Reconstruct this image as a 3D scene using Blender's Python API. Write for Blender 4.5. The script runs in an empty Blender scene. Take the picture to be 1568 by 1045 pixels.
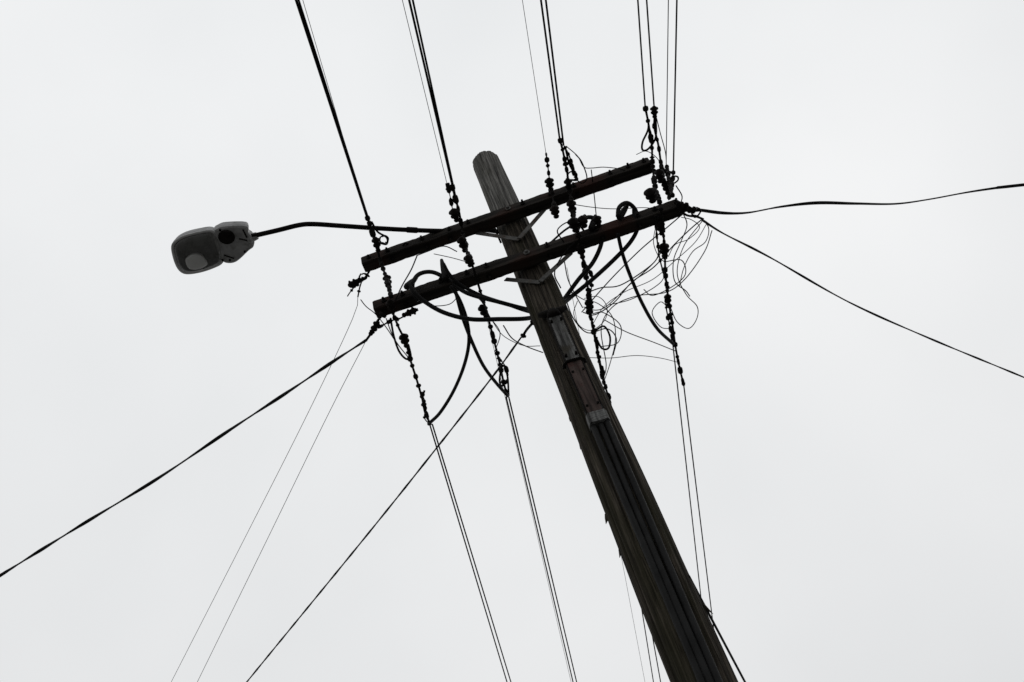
import bpy, math, random
from mathutils import Vector, Matrix, noise
random.seed(7)
scene=bpy.context.scene
scene.view_settings.view_transform='Standard'; scene.view_settings.look='None'; scene.view_settings.exposure=0

# ------------------------------------------------------------ camera pose (standing eye, looking up)
F=1406.0
EYE=Vector((0,0,1.6))
U=Vector((-355,1022,-1406)).normalized()
def camray(x,y): return Vector((x-784.0,522.5-y,-F))
b=camray(1078,1045); Yh=(b-U*b.dot(U)).normalized(); Xh=Yh.cross(U)
M=Matrix((Xh,Yh,U))
cam=bpy.data.objects.new("camera",bpy.data.cameras.new("camera"))
scene.collection.objects.link(cam); scene.camera=cam
cam.data.sensor_width=36; cam.data.lens=F/1568*36; cam.data.clip_end=2000; cam.data.clip_start=0.05
cam.matrix_world=Matrix.Translation(EYE)@M.to_4x4()

def ray(x,y): return (M@camray(x,y)).normalized()
t=ray(740,238)
D=8.0*math.hypot(t.x,t.y)/t.z
TOPH=9.6-0.16
POLE=Vector((0,D,0))
def prad(z): return 0.150-0.0022*z
def P(x,y,z):
    """sight (x,y) meets the level z, or the pole surface ('p')"""
    r=ray(x,y)
    if z=='p':
        R=0.137; a=r.x*r.x+r.y*r.y; bb=-2*r.y*D; c=D*D-R*R
        disc=bb*bb-4*a*c
        s=(-bb-math.sqrt(disc))/(2*a) if disc>0 else -bb/(2*a)
        return EYE+r*s
    return EYE+r*((z-1.6)/r.z)
def solve_arm(l,r_,off):
    a=P(l[0],l[1],2.6); c=P(r_[0],r_[1],2.6)
    d=Vector((c.x-a.x,c.y-a.y,0)).normalized(); n=Vector((-d.y,d.x,0))
    if n.y<0: n=-n
    k=a.x*n.x+a.y*n.y
    z=1.6+(POLE.dot(n)-off)/k
    return z,P(l[0],l[1],z),P(r_[0],r_[1],z)
Z1,A1L,A1R=solve_arm((556,406),(996,253),0.185)
Z2,A2L,A2R=solve_arm((574,475),(1041,318),0.185)
ZM=(Z1+Z2)/2

# ------------------------------------------------------------ materials
def mat(name,ca,cb,rough=0.8,scale=(8,8,8),nscale=1.0,metal=0.0,bump=0.3,cc=None,c2scale=2.0,spec=0.3,dist=0.004):
    m=bpy.data.materials.new(name); m.use_nodes=True; nt=m.node_tree; N=nt.nodes; L=nt.links
    bs=N["Principled BSDF"]
    tc=N.new("ShaderNodeTexCoord"); mp=N.new("ShaderNodeMapping"); mp.inputs["Scale"].default_value=scale
    L.new(tc.outputs["Object"],mp.inputs[0])
    n=N.new("ShaderNodeTexNoise"); n.inputs["Scale"].default_value=nscale; n.inputs["Detail"].default_value=8; n.inputs["Roughness"].default_value=0.65
    L.new(mp.outputs[0],n.inputs["Vector"])
    cr=N.new("ShaderNodeValToRGB"); cr.color_ramp.elements[0].position=0.36; cr.color_ramp.elements[1].position=0.66
    cr.color_ramp.elements[0].color=(*ca,1); cr.color_ramp.elements[1].color=(*cb,1)
    L.new(n.outputs[0],cr.inputs[0]); out=cr.outputs[0]
    if cc:
        n2=N.new("ShaderNodeTexNoise"); n2.inputs["Scale"].default_value=c2scale; n2.inputs["Detail"].default_value=6
        L.new(tc.outputs["Object"],n2.inputs["Vector"])
        r2=N.new("ShaderNodeValToRGB"); r2.color_ramp.elements[0].position=0.52; r2.color_ramp.elements[1].position=0.68
        L.new(n2.outputs[0],r2.inputs[0])
        mx=N.new("ShaderNodeMixRGB"); L.new(r2.outputs[0],mx.inputs[0]); L.new(out,mx.inputs[1]); mx.inputs[2].default_value=(*cc,1)
        out=mx.outputs[0]
    L.new(out,bs.inputs["Base Color"])
    bs.inputs["Roughness"].default_value=rough; bs.inputs["Metallic"].default_value=metal
    bs.inputs["Specular IOR Level"].default_value=spec
    if bump:
        bp=N.new("ShaderNodeBump"); bp.inputs["Strength"].default_value=bump; bp.inputs["Distance"].default_value=dist
        L.new(n.outputs[0],bp.inputs["Height"]); L.new(bp.outputs[0],bs.inputs["Normal"])
    return m
def pole_mat():
    m=bpy.data.materials.new("weathered_pole_wood"); m.use_nodes=True; nt=m.node_tree; N=nt.nodes; L=nt.links
    bs=N["Principled BSDF"]; bs.inputs["Roughness"].default_value=0.95; bs.inputs["Specular IOR Level"].default_value=0.08
    tc=N.new("ShaderNodeTexCoord")
    def nz(sc,scale,det,rough=0.6):
        mp=N.new("ShaderNodeMapping"); mp.inputs["Scale"].default_value=sc; L.new(tc.outputs["Object"],mp.inputs[0])
        n=N.new("ShaderNodeTexNoise"); n.inputs["Scale"].default_value=scale; n.inputs["Detail"].default_value=det; n.inputs["Roughness"].default_value=rough
        L.new(mp.outputs[0],n.inputs["Vector"]); return n.outputs[0]
    def ramp(i,stops):
        r=N.new("ShaderNodeValToRGB"); e=r.color_ramp.elements
        e[0].position=stops[0][0]; e[0].color=(*stops[0][1],1); e[1].position=stops[-1][0]; e[1].color=(*stops[-1][1],1)
        for p,c in stops[1:-1]:
            q=e.new(p); q.color=(*c,1)
        L.new(i,r.inputs[0]); return r.outputs[0]
    def mix(f,a,b_,mode='MIX'):
        x=N.new("ShaderNodeMixRGB"); x.blend_type=mode
        if isinstance(f,float): x.inputs[0].default_value=f
        else: L.new(f,x.inputs[0])
        L.new(a,x.inputs[1])
        if isinstance(b_,tuple): x.inputs[2].default_value=(*b_,1)
        else: L.new(b_,x.inputs[2])
        return x.outputs[0]
    grain=nz((48,48,1.4),1.0,8,0.7)
    fine=nz((150,150,5),1.0,4,0.6)
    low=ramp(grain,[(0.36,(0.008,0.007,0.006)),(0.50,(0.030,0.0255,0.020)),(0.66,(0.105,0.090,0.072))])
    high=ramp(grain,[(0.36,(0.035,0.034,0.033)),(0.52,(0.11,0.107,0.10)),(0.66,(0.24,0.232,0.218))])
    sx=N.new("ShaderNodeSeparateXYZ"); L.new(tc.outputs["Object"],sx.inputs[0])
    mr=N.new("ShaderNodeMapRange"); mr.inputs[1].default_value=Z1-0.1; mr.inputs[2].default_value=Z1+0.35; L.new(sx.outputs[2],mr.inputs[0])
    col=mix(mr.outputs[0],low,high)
    patch=ramp(nz((5,5,1.2),1.0,6),[(0.48,(0,0,0)),(0.60,(1,1,1))])
    col=mix(patch,col,mix(0.6,col,(0.022,0.021,0.011)))
    cr=ramp(fine,[(0.36,(0.25,0.25,0.25)),(0.47,(1,1,1))])
    col=mix(0.8,col,cr,'MULTIPLY')
    L.new(col,bs.inputs["Base Color"])
    bp=N.new("ShaderNodeBump"); bp.inputs["Strength"].default_value=0.8; bp.inputs["Distance"].default_value=0.007
    L.new(grain,bp.inputs["Height"]); b2=N.new("ShaderNodeBump"); b2.inputs["Strength"].default_value=0.5; b2.inputs["Distance"].default_value=0.003
    L.new(fine,b2.inputs["Height"]); L.new(bp.outputs[0],b2.inputs["Normal"]); L.new(b2.outputs[0],bs.inputs["Normal"])
    return m
m_pole=pole_mat()
m_arm=mat("creosoted_arm_wood",(0.006,0.0055,0.005),(0.034,0.029,0.025),0.9,(1.5,30,30),1.0,bump=0.7,cc=(0.036,0.016,0.012),c2scale=2.2,spec=0.1)
m_cable=mat("black_cable_rubber",(0.008,0.008,0.008),(0.016,0.016,0.016),0.65,bump=0,spec=0.1)
m_wire=mat("weathered_wire",(0.006,0.006,0.006),(0.013,0.012,0.012),0.7,bump=0,spec=0.08)
m_steel=mat("weathered_steel",(0.045,0.044,0.042),(0.12,0.116,0.11),0.7,(12,12,12),1.0,metal=0.0,bump=0.2,cc=(0.05,0.035,0.025),c2scale=9,spec=0.2)
m_dark=mat("dark_fittings",(0.006,0.0055,0.005),(0.016,0.014,0.013),0.8,(30,30,30),1.0,bump=0.2,spec=0.06)
m_porc=mat("brown_porcelain",(0.006,0.005,0.0045),(0.012,0.009,0.008),0.7,bump=0,spec=0.05)
m_guardg=mat("grey_guard_board",(0.03,0.03,0.029),(0.20,0.20,0.196),0.9,(40,40,2.5),1.0,bump=0.6,cc=(0.04,0.036,0.028),c2scale=7,spec=0.1)
m_guardr=mat("rust_red_guard",(0.015,0.012,0.011),(0.085,0.062,0.056),0.9,(40,40,2.5),1.0,bump=0.6,cc=(0.062,0.025,0.022),c2scale=8,spec=0.1)
m_lbody=mat("lamp_grey_casting",(0.22,0.22,0.222),(0.34,0.34,0.34),0.6,(10,10,10),1.0,bump=0.1,cc=(0.15,0.15,0.145),c2scale=14)
m_lrim=mat("lamp_pale_rim",(0.45,0.45,0.45),(0.6,0.6,0.6),0.5,bump=0)
m_refl=mat("lamp_reflector",(0.9,0.9,0.9),(0.95,0.95,0.95),0.3,bump=0,metal=0.0)
m_lens=bpy.data.materials.new("lamp_smoky_lens"); m_lens.use_nodes=True
nt=m_lens.node_tree; bs=nt.nodes["Principled BSDF"]; bs.inputs["Base Color"].default_value=(0.16,0.16,0.155,1); bs.inputs["Roughness"].default_value=0.15
tr=nt.nodes.new("ShaderNodeBsdfTransparent"); tr.inputs[0].default_value=(0.95,0.95,0.94,1)
ms=nt.nodes.new("ShaderNodeMixShader"); ms.inputs[0].default_value=0.7
nt.links.new(bs.outputs[0],ms.inputs[1]); nt.links.new(tr.outputs[0],ms.inputs[2]); nt.links.new(ms.outputs[0],nt.nodes["Material Output"].inputs[0])
m_ground=mat("ground_asphalt_gravel",(0.07,0.07,0.069),(0.14,0.138,0.135),0.95,(1,1,1),9.0,bump=0.5,cc=(0.10,0.10,0.085),c2scale=0.15)

# ------------------------------------------------------------ mesh helpers
def crs(pts,step=0.05,minn=2):
    pts=[Vector(p) for p in pts]
    if len(pts)==2:
        n=max(minn,int((pts[1]-pts[0]).length/step)); return [pts[0].lerp(pts[1],i/n) for i in range(n+1)]
    q=[pts[0]*2-pts[1]]+pts+[pts[-1]*2-pts[-2]]; out=[]
    for i in range(1,len(q)-2):
        a,b_,c,d=q[i-1:i+3]; n=max(minn,min(60,int((c-b_).length/step)+2))
        for k in range(n):
            s=k/n
            out.append(0.5*((2*b_)+(c-a)*s+(2*a-5*b_+4*c-d)*s*s+(3*b_-a-3*c+d)*s**3))
    out.append(pts[-1]); return out
class MB:
    def __init__(s): s.v=[]; s.f=[]
    def sweep(s,pts,sect,ref=None):
        n=len(pts); base=len(s.v); k=None; prev=None
        for i,p in enumerate(pts):
            tg=(pts[min(i+1,n-1)]-pts[max(i-1,0)])
            if tg.length<1e-9: tg=Vector((0,0,1))
            tg.normalize()
            if ref is not None: nn=ref-tg*ref.dot(tg)
            elif prev is None:
                nn=Vector((0,0,1)) if abs(tg.z)<0.9 else Vector((1,0,0)); nn=nn-tg*nn.dot(tg)
            else: nn=prev-tg*prev.dot(tg)
            nn.normalize(); prev=nn; bb=tg.cross(nn)
            sc=sect(i); k=len(sc)
            for (x,y) in sc: s.v.append(p+bb*x+nn*y)
        for i in range(n-1):
            for j in range(k):
                a=base+i*k+j; b_=base+i*k+(j+1)%k
                s.f.append((a,b_,b_+k,a+k))
        s.f.append(tuple(base+j for j in range(k))[::-1]); s.f.append(tuple(base+(n-1)*k+j for j in range(k)))
    def tube(s,pts,r,seg=8):
        cs=[(math.cos(2*math.pi*j/seg),math.sin(2*math.pi*j/seg)) for j in range(seg)]
        rr=r if callable(r) else (lambda i:r)
        s.sweep(pts,lambda i:[(c[0]*rr(i),c[1]*rr(i)) for c in cs])
    def ribbon(s,pts,a,b_,pitch,seg=8):
        dist=[0]
        for i in range(1,len(pts)): dist.append(dist[-1]+(pts[i]-pts[i-1]).length)
        cs=[(a*math.cos(2*math.pi*j/seg),b_*math.sin(2*math.pi*j/seg)) for j in range(seg)]
        def sect(i):
            w=2*math.pi*dist[i]/pitch+0.9*math.sin(dist[i]*1.7); c=math.cos(w); q=math.sin(w)
            return [(x*c-y*q,x*q+y*c) for x,y in cs]
        s.sweep(pts,sect)
    def lathe(s,p0,p1,prof,seg=14):
        d=p1-p0; s.tube2([p0+d*t_ for t_,_ in prof],[r for _,r in prof],d.normalized(),seg)
    def tube2(s,pts,rs,ax,seg):
        nn=Vector((0,0,1)) if abs(ax.z)<0.9 else Vector((1,0,0)); nn=(nn-ax*nn.dot(ax)).normalized(); bb=ax.cross(nn); base=len(s.v)
        for p,r in zip(pts,rs):
            for j in range(seg):
                w=2*math.pi*j/seg; s.v.append(p+bb*(r*math.cos(w))+nn*(r*math.sin(w)))
        for i in range(len(pts)-1):
            for j in range(seg):
                a=base+i*seg+j; b_=base+i*seg+(j+1)%seg; s.f.append((a,b_,b_+seg,a+seg))
        s.f.append(tuple(base+j for j in range(seg))[::-1]); s.f.append(tuple(base+(len(pts)-1)*seg+j for j in range(seg)))
    def chain(s,pts,r=0.009,bump=0.012,gap=0.075):
        """line of grips, shackles and clamps: core with irregular swellings"""
        q=crs(pts,0.008); d=[0]
        for i in range(1,len(q)): d.append(d[-1]+(q[i]-q[i-1]).length)
        tot=d[-1]; bm=[]; x=0.015
        while x<tot:
            bm.append((x,random.choice((0.007,0.012,0.02,0.034)),random.uniform(0.3,1.3)*bump)); x+=gap*random.uniform(0.5,1.8)
        s.tube(q,lambda i:r+sum(h*math.exp(-((d[i]-c)/w)**6) for c,w,h in bm if abs(d[i]-c)<0.06),8)
    def insul(s,c,d,L=0.12,r=0.04):
        r*=0.88
        d=d.normalized(); p0=c-d*L/2; p1=c+d*L/2
        s.lathe(p0,p1,[(0,.25*r),(.04,.45*r),(.12,.55*r),(.18,.95*r),(.24,r),(.32,.62*r),(.44,.6*r),(.49,.88*r),(.56,.88*r),(.64,.55*r),(.8,.45*r),(.86,.6*r),(.95,.5*r),(1,.25*r)])
    def box(s,c,ax,ay,az,hx,hy,hz,ch=0.15):
        k=min(hx,hy)*ch
        sec=[(-hx+k,-hy),(hx-k,-hy),(hx,-hy+k),(hx,hy-k),(hx-k,hy),(-hx+k,hy),(-hx,hy-k),(-hx,-hy+k)]
        base=len(s.v)
        for w in (-hz,hz):
            for x,y in sec: s.v.append(c+ax*x+ay*y+az*w)
        for j in range(8): s.f.append((base+j,base+(j+1)%8,base+8+(j+1)%8,base+8+j))
        s.f.append(tuple(base+j for j in range(8))[::-1]); s.f.append(tuple(base+8+j for j in range(8)))
    def obj(s,name,m,parent=None,smooth=True,local=None):
        me=bpy.data.meshes.new(name); inv=local.inverted() if local else None
        me.from_pydata([(inv@v if inv else v) for v in s.v],[],s.f); me.update()
        import bmesh
        bm=bmesh.new(); bm.from_mesh(me); bmesh.ops.recalc_face_normals(bm,faces=bm.faces); bm.to_mesh(me); bm.free()
        if smooth: me.polygons.foreach_set("use_smooth",[True]*len(me.polygons))
        me.materials.append(m); o=bpy.data.objects.new(name,me); scene.collection.objects.link(o)
        if local: o.matrix_world=local
        if parent:
            o.parent=parent; o.matrix_parent_inverse=Matrix.Translation(-parent.location)
        return o
def empty(name,loc):
    e=bpy.data.objects.new(name,None); e.location=loc; e.empty_display_size=0.3; scene.collection.objects.link(e); return e
def PP(l,z=None): return [P(q[0],q[1],q[2] if len(q)>2 else z) for q in l]
def extend(pts,L,drop=0.0):
    d=(pts[-1]-pts[-2]).normalized(); n=10; e=pts[-1].copy()
    return pts+[e+d*(L*i/n)-Vector((0,0,drop*(i/n)**2)) for i in range(1,n+1)]

# ------------------------------------------------------------ ground
g=MB(); n=24; S=600
for i in range(n+1):
    for j in range(n+1): g.v.append(Vector((-S+2*S*i/n,-S+2*S*j/n,0)))
for i in range(n):
    for j in range(n):
        a=i*(n+1)+j; g.f.append((a,a+1,a+n+2,a+n+1))
g.obj("ground",m_ground,smooth=False)

# ------------------------------------------------------------ utility pole
UP=empty("utility_pole",POLE)
s=MB(); seg=96; zs=[]; z=-0.3
while z<TOPH-0.06: zs.append((z,1.0)); z+=0.035
for k in range(7):
    w=k/6*math.pi/2; zs.append((TOPH-0.035+0.035*math.sin(w),1-0.16*(1-math.cos(w))))
zs.append((TOPH+0.006,0.45)); zs.append((TOPH+0.007,0.02))
for zz,sc in zs:
    for j in range(seg):
        a=2*math.pi*j/seg; c,q=math.cos(a),math.sin(a)
        R=prad(zz)*sc
        R+=sc*(0.010*noise.noise(Vector((c*1.3,q*1.3,zz*0.55)))+0.006*noise.noise(Vector((c*7,q*7,zz*0.5)))+0.0035*noise.noise(Vector((c*20,q*20,zz*1.2+5))))
        cr=noise.noise(Vector((c*11+9,q*11,zz*0.35)))
        if cr>0.38: R-=min(0.014,(cr-0.38)*0.10)
        tz=zz
        if zz>TOPH-0.06: tz=zz+0.012*noise.noise(Vector((c*3,q*3,7)))+0.006*noise.noise(Vector((c*12,q*12,3)))
        s.v.append(Vector((R*c+0.0,D+R*q,tz)))
for i in range(len(zs)-1):
    for j in range(seg):
        a=i*seg+j; b_=i*seg+(j+1)%seg; s.f.append((a,b_,b_+seg,a+seg))
s.obj("shaft",m_pole,UP,local=Matrix.Translation(POLE))

def rot_frame(a,b_):
    x=(b_-a).normalized(); zz=Vector((0,0,1)); y=zz.cross(x).normalized(); zz=x.cross(y)
    m=Matrix((x,y,zz)).transposed().to_4x4(); m.translation=(a+b_)/2; return m
for nm,a,b_,sd in (("upper_crossarm",A1L,A1R,1),("lower_crossarm",A2L,A2R,2)):
    s=MB(); n=150; pts=[a.lerp(b_,i/n) for i in range(n+1)]
    def sect(i,sd=sd):
        hx,hy,k=0.048,0.054,0.006; o=[]
        base=[(-hx+k,-hy),(0,-hy),(hx-k,-hy),(hx,-hy+k),(hx,0),(hx,hy-k),(hx-k,hy),(0,hy),(-hx+k,hy),(-hx,hy-k),(-hx,0),(-hx,-hy+k)]
        e=0.93 if i in (0,n) else 1
        for j,(x,y) in enumerate(base):
            w=noise.noise(Vector((i*0.10,j*3.1,sd*9)))*0.0045+noise.noise(Vector((i*0.5,j*3.1,sd*19)))*0.002
            o.append((x*e+w,y*e+w))
        return o
    s.sweep(pts,sect,ref=Vector((0,0,1)))
    s.obj(nm,m_arm,UP,smooth=False,local=rot_frame(a,b_))
AD=(A2R-A2L).normalized(); AN=Vector((-AD.y,AD.x,0)); 
if AN.y<0: AN=-AN     # away from the viewer
ZU=Vector((0,0,1))

# braces
s=MB()
def bar(p,q,w=0.02,th=0.004):
    d=(q-p).normalized(); y=AN-d*AN.dot(d); y.normalize(); x=d.cross(y); s.box((p+q)/2,x,y,d,w,th,(q-p).length/2,0.3)
def armpt(k,u,dz=0,off=-0.055):
    a,b_=(A1L,A1R) if k==1 else (A2L,A2R)
    return a.lerp(b_,u)+Vector((0,0,dz))+AN*off
for k,ax,lpx,rpx in ((1,(796,368),(730,357),(833,322)),(2,(828,434),(774,428),(874,388))):
    A=P(ax[0],ax[1],'p')-AN*0.008
    Zk=Z1 if k==1 else Z2
    bar(A,P(lpx[0],lpx[1],Zk-0.055)); bar(A-AN*0.009,P(rpx[0],rpx[1],Zk-0.055))
for Zk,al in ((Z1,A1L),(Z2,A2L)):
    c=POLE+Vector((0,0,Zk))-AN*0.185
    s.lathe(c-AN*0.052,c-AN*0.075,[(0,.026),(.25,.026),(.3,.014),(.9,.014),(1,.008)],6)
    c=POLE+Vector((0,0,Zk))
    s.lathe(c+AN*0.12,c+AN*0.19,[(0,.028),(.25,.028),(.3,.010),(1,.010)],8)
s.obj("braces_and_bolts",m_steel,UP,smooth=False)

s=MB()
for k in (1,2):
    for u in (0.03,0.10,0.22,0.30,0.37,0.57,0.66,0.74,0.86,0.93,0.985):
        c=armpt(k,u+random.uniform(-.01,.01)); s.lathe(c+AN*0.006,c-AN*random.uniform(.015,.035),[(0,.02),(.3,.02),(.35,.010),(1,.009)],8)
        if random.random()<.5:
            c=armpt(k,u,0.052,0); s.lathe(c,c+ZU*random.uniform(.03,.06),[(0,.022),(.2,.022),(.25,.010),(1,.009)],8)
            c=armpt(k,u,-0.052,0); s.lathe(c,c-ZU*random.uniform(.02,.05),[(0,.022),(.2,.022),(.25,.010),(1,.009)],8)
s.obj("crossarm_bolts",m_dark,UP,smooth=False)

# conduit guard on pole face
h0=P(853,489,'p'); h1=P(886,560,'p'); h2=P(915,648,'p')
ph=math.atan2(P(880,560,'p').y-D,P(880,560,'p').x)
er=Vector((math.cos(ph),math.sin(ph),0)); et=Vector((-er.y,er.x,0))
def rp(h,r,tt=0): return Vector((0,D,h))+er*(prad(h)+r)+et*tt
def guard(name,za,zb,w,hgt,m):
    s=MB(); n=30; pts=[rp(za+(zb-za)*i/n,0) for i in range(n+1)]
    def sect(i):
        j=lambda q:noise.noise(Vector((i*.3,q*5,w*40)))*0.003
        return [(-w,-0.04),(-w,hgt*.55+j(1)),(-w*.82,hgt+j(2)),(-w*.3,hgt+j(3)),(w*.3,hgt+j(4)),(w*.82,hgt+j(5)),(w,hgt*.55+j(6)),(w,-0.04)]
    s.sweep(pts,sect,ref=er); return s.obj(name,m,UP,smooth=False,local=Matrix.Translation(POLE))
guard("guard_upper_section",h0.z+0.02,h1.z+0.003,0.048,0.030,m_guardg)
guard("guard_lower_section",h1.z,h2.z,0.052,0.042,m_guardr)
guard("guard_end_bracket",h2.z+0.05,h2.z-0.035,0.064,0.052,m_guardg)
s=MB()
for o in (-0.052,0.052):
    s.tube([rp(h0.z-(h0.z-h2.z)*i/10,0.03,o) for i in range(11)],0.007,6)
for zz in (h0.z-.06,h1.z+.08,h1.z-.1,h2.z+.12):
    for o in (-0.034,0.034): s.lathe(rp(zz,.03,o),rp(zz,.052,o),[(0,.010),(1,.008)],6)
for zz in (h1.z+.005,):
    pts=[rp(zz,0.0,-0.07),rp(zz,0.035,-0.062),rp(zz,0.05,-0.045),rp(zz,0.05,0.045),rp(zz,0.035,0.062),rp(zz,0.0,0.07)]
    s.sweep(pts,lambda i:[(-0.012,-0.003),(0.012,-0.003),(0.012,0.003),(-0.012,0.003)])
s.obj("guard_rails",m_dark,UP)
s=MB()
for k,o in enumerate((-0.038,0.0,0.038)):
    pts=[]
    h=h2.z+0.1
    while h>-0.2:
        pts.append(rp(h,0.018+0.004*math.sin(h*3+k*2),o+0.005*math.sin(h*2.1+k*1.7))); h-=0.12
    s.tube(crs(pts,0.1),0.0185,12)
s.obj("riser_cables",m_cable,UP)
s2=MB()
for (x,y,L) in ((1073,918,.10),(925,790,.06),(946,838,.07),(911,745,.04),(870,640,.04),(1002,778,.04),(886,680,.05)):
    p=P(x,y,'p'); rr=Vector((p.x,p.y-D,0)).normalized(); q=p-rr*0.02
    s2.lathe(q,q+rr*(L*0.45)+ZU*(-L),[(0,.016),(.4,.012),(1,.001)],5)
s2.obj("splinters",m_pole,UP,smooth=False,local=Matrix.Translation(POLE))

s=MB()
top=rp(h0.z+0.02,0.022)
s.lathe(top-ZU*.02,top+ZU*0.07,[(0,.045),(.3,.05),(.6,.042),(1,.02)],12)
for o in (-1,1): s.lathe(top+ZU*.03,top+ZU*.05+et*o*.10,[(0,.03),(.5,.028),(1,.018)],10)
s.obj("cable_breakout",m_dark,UP)

s=MB(); za=Z2-0.02
T=top+ZU*0.03
def fan(l,r=0.0165,first=True):
    pts=([T] if first else [])+PP(l); s.tube(crs(pts,0.03),r,10)
fan([(808,474,za-.28),(765,463,za-.22),(715,449,za-.12),(685,428,za+.02),(662,417,za+.10),(642,420,za+.08),(632,434,za),(634,450,za-.06),(641,461,za-.1)])
fan([(806,488,za-.36),(765,489,za-.36),(720,489,za-.33),(680,479,za-.25),(650,462,za-.16),(633,446,za-.08),(626,434,za)])
fan([(812,478,za-.3),(770,464,za-.22),(735,452,za-.14),(705,436,za-.06),(688,420,za),(679,404,za+.05)],0.013)
fan([(864,458,za-.3),(886,428,za-.22),(908,402,za-.14),(921,372,za-.04),(919,348,za+.05),(908,334,za+.10),(894,335,za+.08),(886,345,za)])
fan([(872,457,za-.3),(905,430,za-.24),(940,398,za-.15),(966,370,za-.06),(977,346,za+.02),(973,322,za+.09),(960,311,za+.10),(948,318,za+.06),(946,332,za)])
fan([(690,438,za-.08),(704,460,za-.13),(715,492,za-.16),(718,525,za-.17),(710,562,za-.15),(694,600,za-.10),(674,632,za-.05),(658,648,za)],0.014,False)
fan([(698,448,za-.1),(708,485,za-.14),(722,522,za-.16),(740,560,za-.12),(760,587,za-.06),(777,606,za)],0.014,False)
fan([(946,358,za-.08),(953,388,za-.12),(966,425,za-.15),(985,468,za-.15),(1006,503,za-.1),(1031,527,za)],0.014,False)
s.obj("heavy_jumper_cables",m_cable,UP)

s=MB()
for (x,y,z_,x2,y2,z2_) in ((622,440,Z2-.05,638,426,Z2+.1),(683,428,Z2-.03,676,398,Z2+.16),(882,350,Z2,896,330,Z2+.1),(905,352,Z2,912,330,Z2+.1),(948,335,Z2,962,312,Z2+.12),(976,345,Z2-.05,970,318,Z2+.1)):
    s.lathe(P(x,y,z_),P(x2,y2,z2_),[(0,.022),(.1,.026),(.5,.024),(.75,.019),(1,.012)],12)
s.obj("cable_terminations",m_cable,UP)

# ---------------- insulators / strain assemblies
ch=MB(); ins=MB(); u1=Z1-0.085; u2=Z2-0.085
def C(l,**k): ch.chain(PP(l),**k)
def I(x,y,z,x2,y2,L=0.12,r=0.04):
    c=P(x,y,z); d=P(x2,y2,z)-c; ins.insul(c,d,L,r)
C([(562,332,Z1),(568,350,Z1),(576,375,u1),(582,398,u1),(591,425,ZM),(599,455,u2)]); C([(565,340,Z1),(573,362,Z1),(580,385,u1)],r=.006)
C([(601,478,u2),(611,503,Z2),(621,523,Z2),(628,550,Z2),(640,588,Z2),(649,620,Z2),(658,650,Z2)])
C([(646,602,Z2-.03),(652,622,Z2-.03),(650,640,Z2-.02),(658,650,Z2)],r=.005)
I(577,375,u1,583,400,.14); I(594,432,ZM,599,450,.13); I(620,522,Z2,626,540,.13,.045); I(599,470,u2,604,485,.12)
C([(692,284,Z1),(697,303,Z1),(703,325,u1),(707,348,u1),(713,378,ZM),(722,402,u2)]); C([(685,281,Z1+.02),(689,300,Z1),(694,325,Z1),(700,338,u1)],r=.004)
C([(722,402,u2),(733,438,Z2-.06),(745,478,Z2),(756,520,Z2),(764,552,Z2),(771,585,Z2),(777,608,Z2)])
C([(763,548,Z2-.03),(774,562,Z2-.03),(777,582,Z2-.03),(768,592,Z2)],r=.005)
I(697,330,u1,702,343,.12,.05); I(709,375,ZM,714,390,.14,.045); I(718,400,u2,722,412,.10); I(741,478,Z2,747,492,.14,.042)
C([(857,213,Z1),(862,232,Z1),(868,262,Z1),(872,290,u1),(877,320,ZM),(885,355,u2)]); C([(864,224,Z1),(872,240,Z1),(878,262,Z1),(883,276,Z1)],r=.006)
C([(885,355,u2),(893,400,u2),(900,440,Z2),(906,490,Z2),(914,535,Z2),(923,580,Z2),(935,617,Z2)])
C([(893,398,u2-.02),(905,420,Z2),(905,446,Z2),(898,468,Z2-.03),(909,500,Z2),(918,548,Z2),(929,600,Z2)],r=.005)
C([(836,234,Z1+.02),(839,256,Z1),(842,280,Z1),(846,300,u1),(850,325,ZM)],r=.005)
I(842,283,Z1,845,297,.12,.045); I(850,325,ZM,853,336,.11,.045); I(871,285,u1,874,300,.14,.04); I(876,320,ZM,879,338,.16,.045); I(879,345,u2,883,358,.12,.05); I(893,340,u2,897,352,.10,.045); I(915,340,u2,918,352,.10,.04)
I(890,385,u2,893,398,.14); I(903,470,Z2,906,486,.14,.042)
C([(988,164,Z1),(993,190,Z1),(998,222,Z1),(999,250,u1),(1003,285,ZM),(1010,310,u2)]); C([(1003,170,Z1),(1002,195,Z1),(1008,222,Z1),(1012,250,u1),(1016,280,ZM)])
C([(1021,255,Z1),(1024,275,ZM),(1030,300,u2)]); C([(1031,264,Z1),(1029,282,ZM),(1024,306,u2)],r=.006)
C([(999,262,u1),(1014,262,u1),(1032,266,u1)],r=.008)
C([(1012,318,u2),(1015,350,u2),(1018,385,Z2),(1019,420,Z2),(1024,462,Z2),(1030,500,Z2),(1035,535,Z2),(1041,565,Z2),(1047,590,Z2)])
C([(1004,330,u2),(1006,365,Z2),(1011,400,Z2),(1022,440,Z2),(1020,470,Z2),(1033,530,Z2)],r=.006)
I(1002,172,Z1,1003,186,.1,.038); I(997,300,u2,1001,312,.12,.055); I(1010,270,ZM,1012,282,.12,.045); I(1022,288,ZM,1024,300,.12,.05); I(1017,384,Z2,1019,400,.13,.05); I(1012,350,u2,1014,364,.12,.04); I(1023,460,Z2,1025,474,.12,.035)
C([(571,405,Z1),(560,424,Z1-.03),(545,436,Z1-.05),(536,440,Z1-.05)],r=.009,bump=.018); C([(556,425,Z1-.04),(551,440,Z1-.05),(548,455,Z1-.06)],r=.006)
I(543,433,Z1-.05,552,428,.12,.042)
C([(545,437,Z1-.05),(536,448,Z1-.05),(532,454,Z1-.05)],r=.005)
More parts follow.
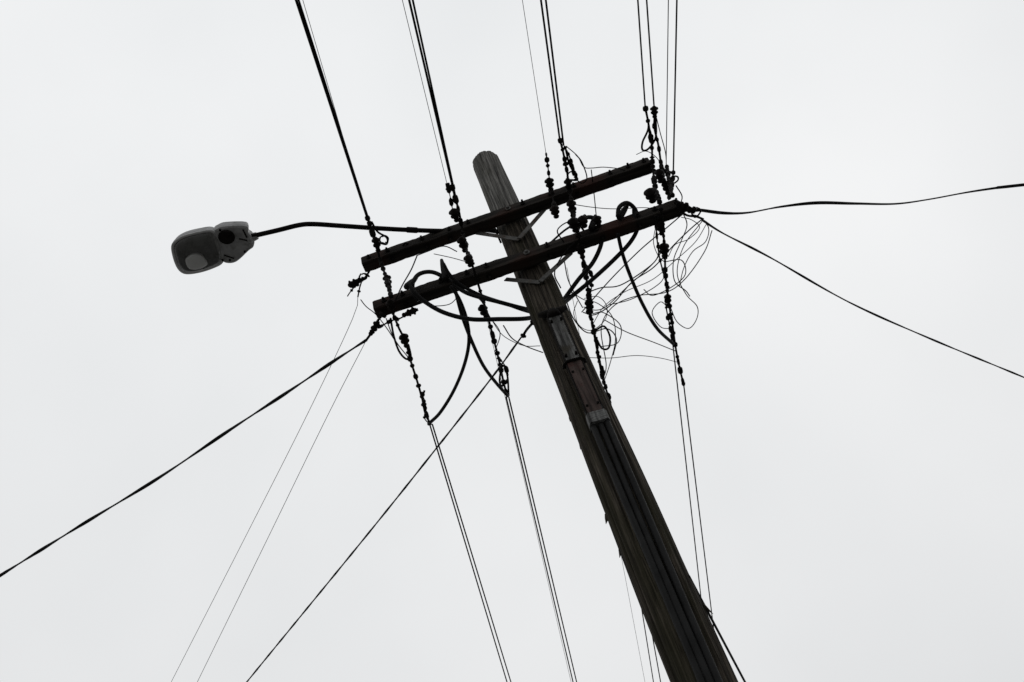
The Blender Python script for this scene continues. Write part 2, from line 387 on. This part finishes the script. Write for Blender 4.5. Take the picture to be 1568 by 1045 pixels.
C([(588,480,u2),(578,492,u2),(570,508,u2),(561,521,u2)],r=.010,bump=.018); I(573,503,u2,566,514,.14,.035)
C([(640,474,u2),(627,480,u2),(612,488,u2),(598,492,u2),(578,503,u2)],r=.006); I(627,479,u2,614,485,.12,.038)
C([(1036,312,u2),(1050,315,u2),(1062,322,u2),(1072,322,u2)],r=.012,bump=.022); C([(1040,322,u2),(1052,330,u2),(1066,332,u2),(1077,336,u2)],r=.009,bump=.016)
I(1048,319,u2,1060,324,.13,.045)
C([(818,492,Z2-.5),(806,506,Z2-.5),(800,517,Z2-.5)],r=.010)
ch.obj("strain_fittings",m_dark,UP); ins.obj("insulators",m_porc,UP)

s=MB()
def ring(x,y,z,rx,r=0.007):
    c=P(x,y,z); a=AN; b_=AD
    pts=[c+a*(rx*math.cos(w*math.pi/10)*random.uniform(.8,1.1))+b_*(rx*math.sin(w*math.pi/10)) for w in range(21)]; s.tube(pts,r,6)
for q in ((588,367,Z1,.035),(622,378,Z1,.030),(1066,325,u2,.034),(876,270,Z1,.04),(556,424,Z1-.05,.03),(1033,275,ZM,.03)): ring(*q[:4])
L=[ [(988,166,Z1),(993,195,Z1),(984,218,Z1),(984,230,Z1),(993,228,Z1),(1004,210,Z1),(1004,178,Z1)],
    [(569,340,Z1),(578,355,Z1),(592,364,Z1),(592,374,Z1),(580,372,u1)],
    [(598,488,u2),(603,515,Z2),(611,538,Z2),(622,550,Z2),(629,546,Z2),(626,530,Z2)],
    [(866,228,Z1),(872,252,Z1),(882,270,Z1),(884,276,Z1),(874,276,Z1)],
    [(912,506,Z2),(925,500,Z2),(934,516,Z2),(932,533,Z2),(922,534,Z2),(914,520,Z2)],
    [(660,650,Z2),(652,636,Z2-.02),(647,612,Z2-.04),(650,598,Z2)],
    [(770,600,Z2),(765,582,Z2-.03),(770,560,Z2-.03),(777,576,Z2-.02),(779,606,Z2)],
    [(843,372,ZM),(866,352,ZM),(884,344,ZM),(896,356,ZM)] ]
for l in L: s.tube(crs(PP(l),0.02),0.0085,7)
s.obj("shackles_and_loops",m_dark,UP)

# ------------------------------------------------------------ street lamp
zl=Z1+0.03
SL=empty("street_lamp",P(690,352,zl))
s=MB()
tp=[POLE+Vector((0,0,Z1+.12))-Vector((0.12,0,0)),P(735,352,zl+.02),P(690,354,zl),P(640,353,zl),P(580,350,zl),P(520,346,zl),P(480,343.5,zl),P(458,345,zl),P(425,353,zl-.01),P(384,362.5,zl-.02)]
s.tube(crs(tp,0.05),0.019,14)
s.obj("bracket_tube",m_dark,SL)
s=MB()
c=POLE+Vector((0,0,Z1+.12))
s.box(c-Vector((prad(Z1)+.008,0,0)),Vector((0,1,0)),Vector((1,0,0)),ZU,0.05,0.008,0.10)
s.lathe(P(640,353,zl),P(622,352,zl),[(0,.019),(.1,.024),(.9,.024),(1,.019)],12)
s.obj("bracket_plate",m_dark,SL)
zh=zl-0.03
def ringpts(out,z,sc=1.0,cen=None):
    q=[P(x,y,zh) for x,y in out]; 
    c=cen or sum(q,Vector())/len(q)
    return [Vector((c.x+(p.x-c.x)*sc,c.y+(p.y-c.y)*sc,z)) for p in q]
def closed(l,n=4):
    k=len(l); o=[]
    for i in range(k):
        a,b_,c,d=[Vector((*l[(i+j-1)%k],0)) for j in range(4)]
        for q in range(n):
            t_=q/n; v=0.5*((2*b_)+(c-a)*t_+(2*a-5*b_+4*c-d)*t_*t_+(3*b_-a-3*c+d)*t_**3); o.append((v.x,v.y))
    return o
def loft(s,rings,capa=True,capb=True):
    base=len(s.v); k=len(rings[0])
    for r in rings: s.v+=r
    for i in range(len(rings)-1):
        for j in range(k):
            a=base+i*k+j; b_=base+i*k+(j+1)%k; s.f.append((a,b_,b_+k,a+k))
    if capa: s.f.append(tuple(base+j for j in range(k))[::-1])
    if capb: s.f.append(tuple(base+(len(rings)-1)*k+j for j in range(k)))
front=closed([(263,381),(267,370),(282,361),(305,355),(326,353),(337,364),(342,384),(341,401),(326,410),(303,417),(282,418),(270,406)])
rear=closed([(325,357),(332,350),(345,346),(378,346),(381,357),(389,364),(389,377),(381,384),(362,401),(346,403),(338,396),(331,378)],4)
s=MB()
loft(s,[ringpts(front,zh-.000,.93),ringpts(front,zh-.006,1.0),ringpts(front,zh+.025,1.0),ringpts(front,zh+.08,.93),ringpts(front,zh+.12,.75),ringpts(front,zh+.14,.4)],capa=False)
loft(s,[ringpts(rear,zh-.012,.90),ringpts(rear,zh-.004,.98),ringpts(rear,zh+.02,1.0),ringpts(rear,zh+.08,.94),ringpts(rear,zh+.115,.72),ringpts(rear,zh+.125,.4)])
s.lathe(P(380,366,zh+.02),P(394,361,zh+.02),[(0,.045),(.3,.045),(.5,.034),(1,.028)],14)
s.obj("housing",m_lbody,SL,smooth=False)
s=MB()
loft(s,[ringpts(front,zh+.002,1.02),ringpts(front,zh-.010,1.02),ringpts(front,zh-.010,.92),ringpts(front,zh+.002,.92)],False,False)
s.obj("lens_rim",m_lrim,SL)
s=MB()
loft(s,[ringpts(front,zh-.008,.91),ringpts(front,zh-.035,.86),ringpts(front,zh-.052,.70),ringpts(front,zh-.060,.4),ringpts(front,zh-.062,.1)],False,True)
s.obj("lens",m_lens,SL)
s=MB()
lampo=closed([(284,397),(290,390),(301,388),(312,393),(318,403),(306,410),(290,410)])
loft(s,[ringpts(lampo,zh-.03,.8),ringpts(lampo,zh-.02,1.0),ringpts(lampo,zh+.05,.7)])
s.obj("reflector_bowl",m_refl,SL)
s=MB()
cpx=P(347,363,zh-.012)
s.lathe(cpx+ZU*.01,cpx-ZU*.022,[(0,.06),(.5,.062),(.8,.055),(.9,.04),(1,.03)],24)
for l in (((343,391),(358,396)),((366,366),(384,370)),((372,352),(378,364))):
    a=P(*l[0],zh-.014); b_=P(*l[1],zh-.014); s.tube([a,b_],.006,6)
for q in ((337,352),(375,385),(352,398),(341,398)):
    c=P(*q,zh-.008); s.lathe(c,c-ZU*.014,[(0,.010),(1,.008)],8)
s.obj("photocell_and_latches",m_dark,SL,smooth=False)

# ------------------------------------------------------------ wires
def wire(name,items,m=m_wire,ext=28,k=1.2):
    s=MB()
    for it in items:
        a,b_,z,r=it[:4]; p=P(a[0],a[1],z); q=P(b_[0],b_[1],z+(it[4] if len(it)>4 else 0))
        s.tube(extend([p,p.lerp(q,.5),q],ext,0.5),r*k,8)
    return s.obj(name,m)
wire("power_line",[((562,333),(452.5,-2),Z1,.0074),((565,338),(456.5,-2),Z1,.0062),((557,318),(463,-2),Z1+.05,.0018)])
wire("power_line",[((693,286),(626,-2),Z1,.0070),((699,308),(631.5,-2),Z1,.0064),((684,280),(615.5,-2),Z1+.05,.0020)])
wire("power_line",[((857,213),(828,-2),Z1,.0064),((863,223),(835.5,-2),Z1,.0064),((836,235),(799.5,-2),Z1+.05,.0018)])
wire("power_line",[((988,165),(976.5,-2),Z1,.0054),((1002,170),(990,-2),Z1,.0054),((1020,258),(1023.5,-2),Z1,.0032),((1031,265),(1036.5,-2),Z1,.0056)])
wire("power_line",[((658,650),(777,1047),Z2,.0054),((662,650),(783,1047),Z2,.0054)])
wire("power_line",[((775,608),(878,1047),Z2,.0054),((779,608),(883.5,1047),Z2,.0054),((746,490),(875,1047),Z2+.05,.0016)])
wire("power_line",[((929,600),(1001,1047),Z2,.0048),((935,617),(1012,1047),Z2,.0052),((868,410),(988,1047),Z2+.05,.0016)])
wire("power_line",[((1030,525),(1088,1047),Z2,.0048),((1047,590),(1103,1047),Z2,.0050)])
def rib(name,l,z,a,b_,pitch,ext=25,drop=1.0,m=m_cable):
    pts=[P(x,y,z) for i,(x,y) in enumerate(l)]
    pts=extend(pts,ext,drop); s=MB(); s.ribbon(crs(pts,0.05,3),a,b_,pitch); return s.obj(name,m)
rib("service_drop_cable",[(1072,322),(1108,326.5),(1145,326),(1195,317),(1250,311),(1310,312),(1370,312.5),(1420,306),(1480,295),(1530,287.5),(1570,283)],Z2,.0130,.0058,2.3)
rib("service_drop_cable",[(1075,337),(1108,358),(1180,395),(1300,463),(1420,517),(1570,579)],Z2,.0095,.0060,1.3)
rib("service_drop_cable",[(561,521),(510,554),(440,601),(350,660),(240,734),(120,807),(-2,883)],Z2,.0140,.0070,1.1)
rib("service_drop_cable",[(805,507),(790,528),(752,580),(672,682),(560,822),(376,1047)],Z2-.5,.0086,.0060,.5)
s=MB(); p=P(1056,885,'p'); q=P(1142,1047,p.z+.1); p2=p+(q-p).normalized()*-.02
s.tube(extend([p2,p.lerp(q,.5),q],12,.8),.0068,8); s.obj("service_drop_cable",m_cable)
s=MB()
s.tube(crs(extend(PP([(548,453,Z1-.06),(540,488,Z1-.1),(472,632,Z1-.15),(378,818,Z1-.2),(261,1047,Z1-.25)]),20,.5),.2),.0024,6); s.obj("telephone_wire",m_wire)
s=MB()
s.tube(crs(extend(PP([(561,521,Z2),(500,640,Z2-.05),(400,845,Z2-.1),(301,1047,Z2-.15)]),20,.5),.2),.0024,6); s.obj("telephone_wire",m_wire)

# ------------------------------------------------------------ tangled thin wires
s=MB()
def tw(l,z=None,r=.0024,j=0.0):
    pts=PP([(q[0]+random.uniform(-j,j),q[1]+random.uniform(-j,j),(q[2] if len(q)>2 else z)) for q in l]); s.tube(crs(pts,0.03),r,6)
zt=Z2-.05
T_=[ [(868,226),(885,240),(893,256),(906,259),(925,255),(948,258),(962,262)],
 [(880,236),(890,250),(900,272),(890,282),(880,270)],
 [(877,312),(905,317),(940,321),(985,318),(1010,322)],
 [(905,259),(910,300),(912,335)],
 [(1003,172),(1012,205),(1020,235),(1020,262)],
 [(1076,336),(1056,352),(1030,378),(1000,408),(968,432),(940,462),(912,482),(892,478)],
 [(1082,344),(1065,372),(1035,400),(1000,428),(955,448),(925,470),(905,498)],
 [(1089,352),(1078,385),(1050,428),(1020,448),(975,455),(938,470),(922,505),(928,560),(922,585)],
 [(1075,340),(1048,378),(1036,420),(1052,450),(1067,470),(1068,490),(1054,504),(1036,492),(1028,470)],
 [(864,455),(878,488),(900,510),(930,505),(945,520),(940,545)],
 [(896,549),(935,548),(975,545),(1010,548),(1040,556)],
 [(925,490),(960,508),(1000,524),(1035,538)],
 [(872,445),(892,460),(915,466),(936,486),(942,520),(934,552),(922,590)],
 [(892,478),(925,438),(950,410),(985,378),(1020,350),(1042,332)],
 [(1042,332),(1060,338),(1070,350),(1055,366),(1034,374),(1022,392)],
 [(1044,325),(1052,345),(1044,372),(1030,400),(1032,430),(1050,445),(1056,455)],
 [(935,468),(965,460),(1000,440),(1018,425),(1010,400)],
 [(900,450),(920,440),(950,436),(985,415),(1005,395),(1008,372)],
 [(885,462),(880,480),(888,500),(908,505),(926,490),(930,468),(915,455),(895,458)],
 [(1018,400),(1045,398),(1048,420),(1028,440),(1000,452),(985,445)],
 [(1070,333),(1085,350),(1080,370),(1060,385),(1048,410),(1040,440)],
 [(770,500),(785,520),(806,530),(830,540)],[(750,488),(770,515),(800,528),(828,531)],
 [(590,487),(600,510),(610,530),(625,548)],[(551,458),(560,470),(575,482),(592,502),(606,525)],
 [(637,392),(628,415),(615,438),(605,462)],[(664,389),(690,395),(715,402)],[(700,385),(680,378),(655,385),(637,392)],
 [(712,445),(735,460),(750,485),(765,510),(758,540)],
 [(862,372),(852,352),(870,340),(885,345)],[(833,402),(852,390),(875,378)],
 [(865,400),(870,430),(880,452),(893,470)],
 [(1028,505),(1012,500),(1000,480),(1010,462),(1022,470)],
 [(1034,284),(1044,300),(1040,315)],[(975,238),(990,232),(1005,240),(1018,262)],
 [(908,480),(925,478),(950,500),(945,525),(920,530)],
 [(700,455),(690,465),(665,470),(650,466)],
 [(858,440),(850,420),(858,395),(880,372)],
 [(1010,330),(1004,350),(1000,372),(1006,392),(1017,400)],
 [(893,470),(912,476),(930,470),(960,440),(998,405),(1014,385)]]
for i,l in enumerate(T_):
    base=Z1-.03 if l[0][1]<300 else zt-0.12*((i*37)%10)/10
    tw(l,base,r=(.0038,.0050,.0032,.0042)[i%4],j=1.5)
s.obj("tangled_wires",m_wire)

# ------------------------------------------------------------ overcast sky and soft sun
w=bpy.data.worlds.new("World"); scene.world=w; w.use_nodes=True; nt=w.node_tree; N=nt.nodes; Lk=nt.links
bg=N["Background"]; bg.inputs[1].default_value=0.1
sky=N.new("ShaderNodeTexSky"); sky.sky_type='NISHITA'; sky.sun_disc=False; sky.sun_elevation=math.radians(55); sky.sun_rotation=math.radians(20)
hs=N.new("ShaderNodeHueSaturation"); hs.inputs["Saturation"].default_value=0.3; Lk.new(sky.outputs[0],hs.inputs["Color"])
tc=N.new("ShaderNodeTexCoord"); nz=N.new("ShaderNodeTexNoise"); nz.inputs["Scale"].default_value=1.9; nz.inputs["Detail"].default_value=4; nz.inputs["Roughness"].default_value=0.45
Lk.new(tc.outputs["Generated"],nz.inputs["Vector"])
cr=N.new("ShaderNodeValToRGB"); e=cr.color_ramp.elements
e[0].position=0.3; e[0].color=(0.765,0.780,0.790,1); e[1].position=0.7; e[1].color=(0.880,0.888,0.894,1)
Lk.new(nz.outputs[0],cr.inputs[0])
sx=N.new("ShaderNodeSeparateXYZ"); Lk.new(tc.outputs["Generated"],sx.inputs[0])
mr=N.new("ShaderNodeMapRange"); mr.inputs[1].default_value=0.35; mr.inputs[2].default_value=1.0; mr.inputs[3].default_value=8.75; mr.inputs[4].default_value=11.0; Lk.new(sx.outputs[2],mr.inputs[0])
sc=N.new("ShaderNodeVectorMath"); sc.operation='SCALE'; Lk.new(cr.outputs[0],sc.inputs[0]); Lk.new(mr.outputs[0],sc.inputs[3])
mx=N.new("ShaderNodeMixRGB"); mx.inputs[0].default_value=0.94; Lk.new(hs.outputs[0],mx.inputs[1]); Lk.new(sc.outputs[0],mx.inputs[2])
Lk.new(mx.outputs[0],bg.inputs[0])
sun=bpy.data.lights.new("sun","SUN"); sun.energy=0.6; sun.angle=math.radians(25); sun.color=(1,0.98,0.95)
so=bpy.data.objects.new("sun",sun); scene.collection.objects.link(so)
el,az=math.radians(55),math.radians(20)
dv=Vector((math.sin(az)*math.cos(el),math.cos(az)*math.cos(el),math.sin(el)))
so.rotation_euler=dv.to_track_quat('Z','Y').to_euler(); so.location=(0,0,20)
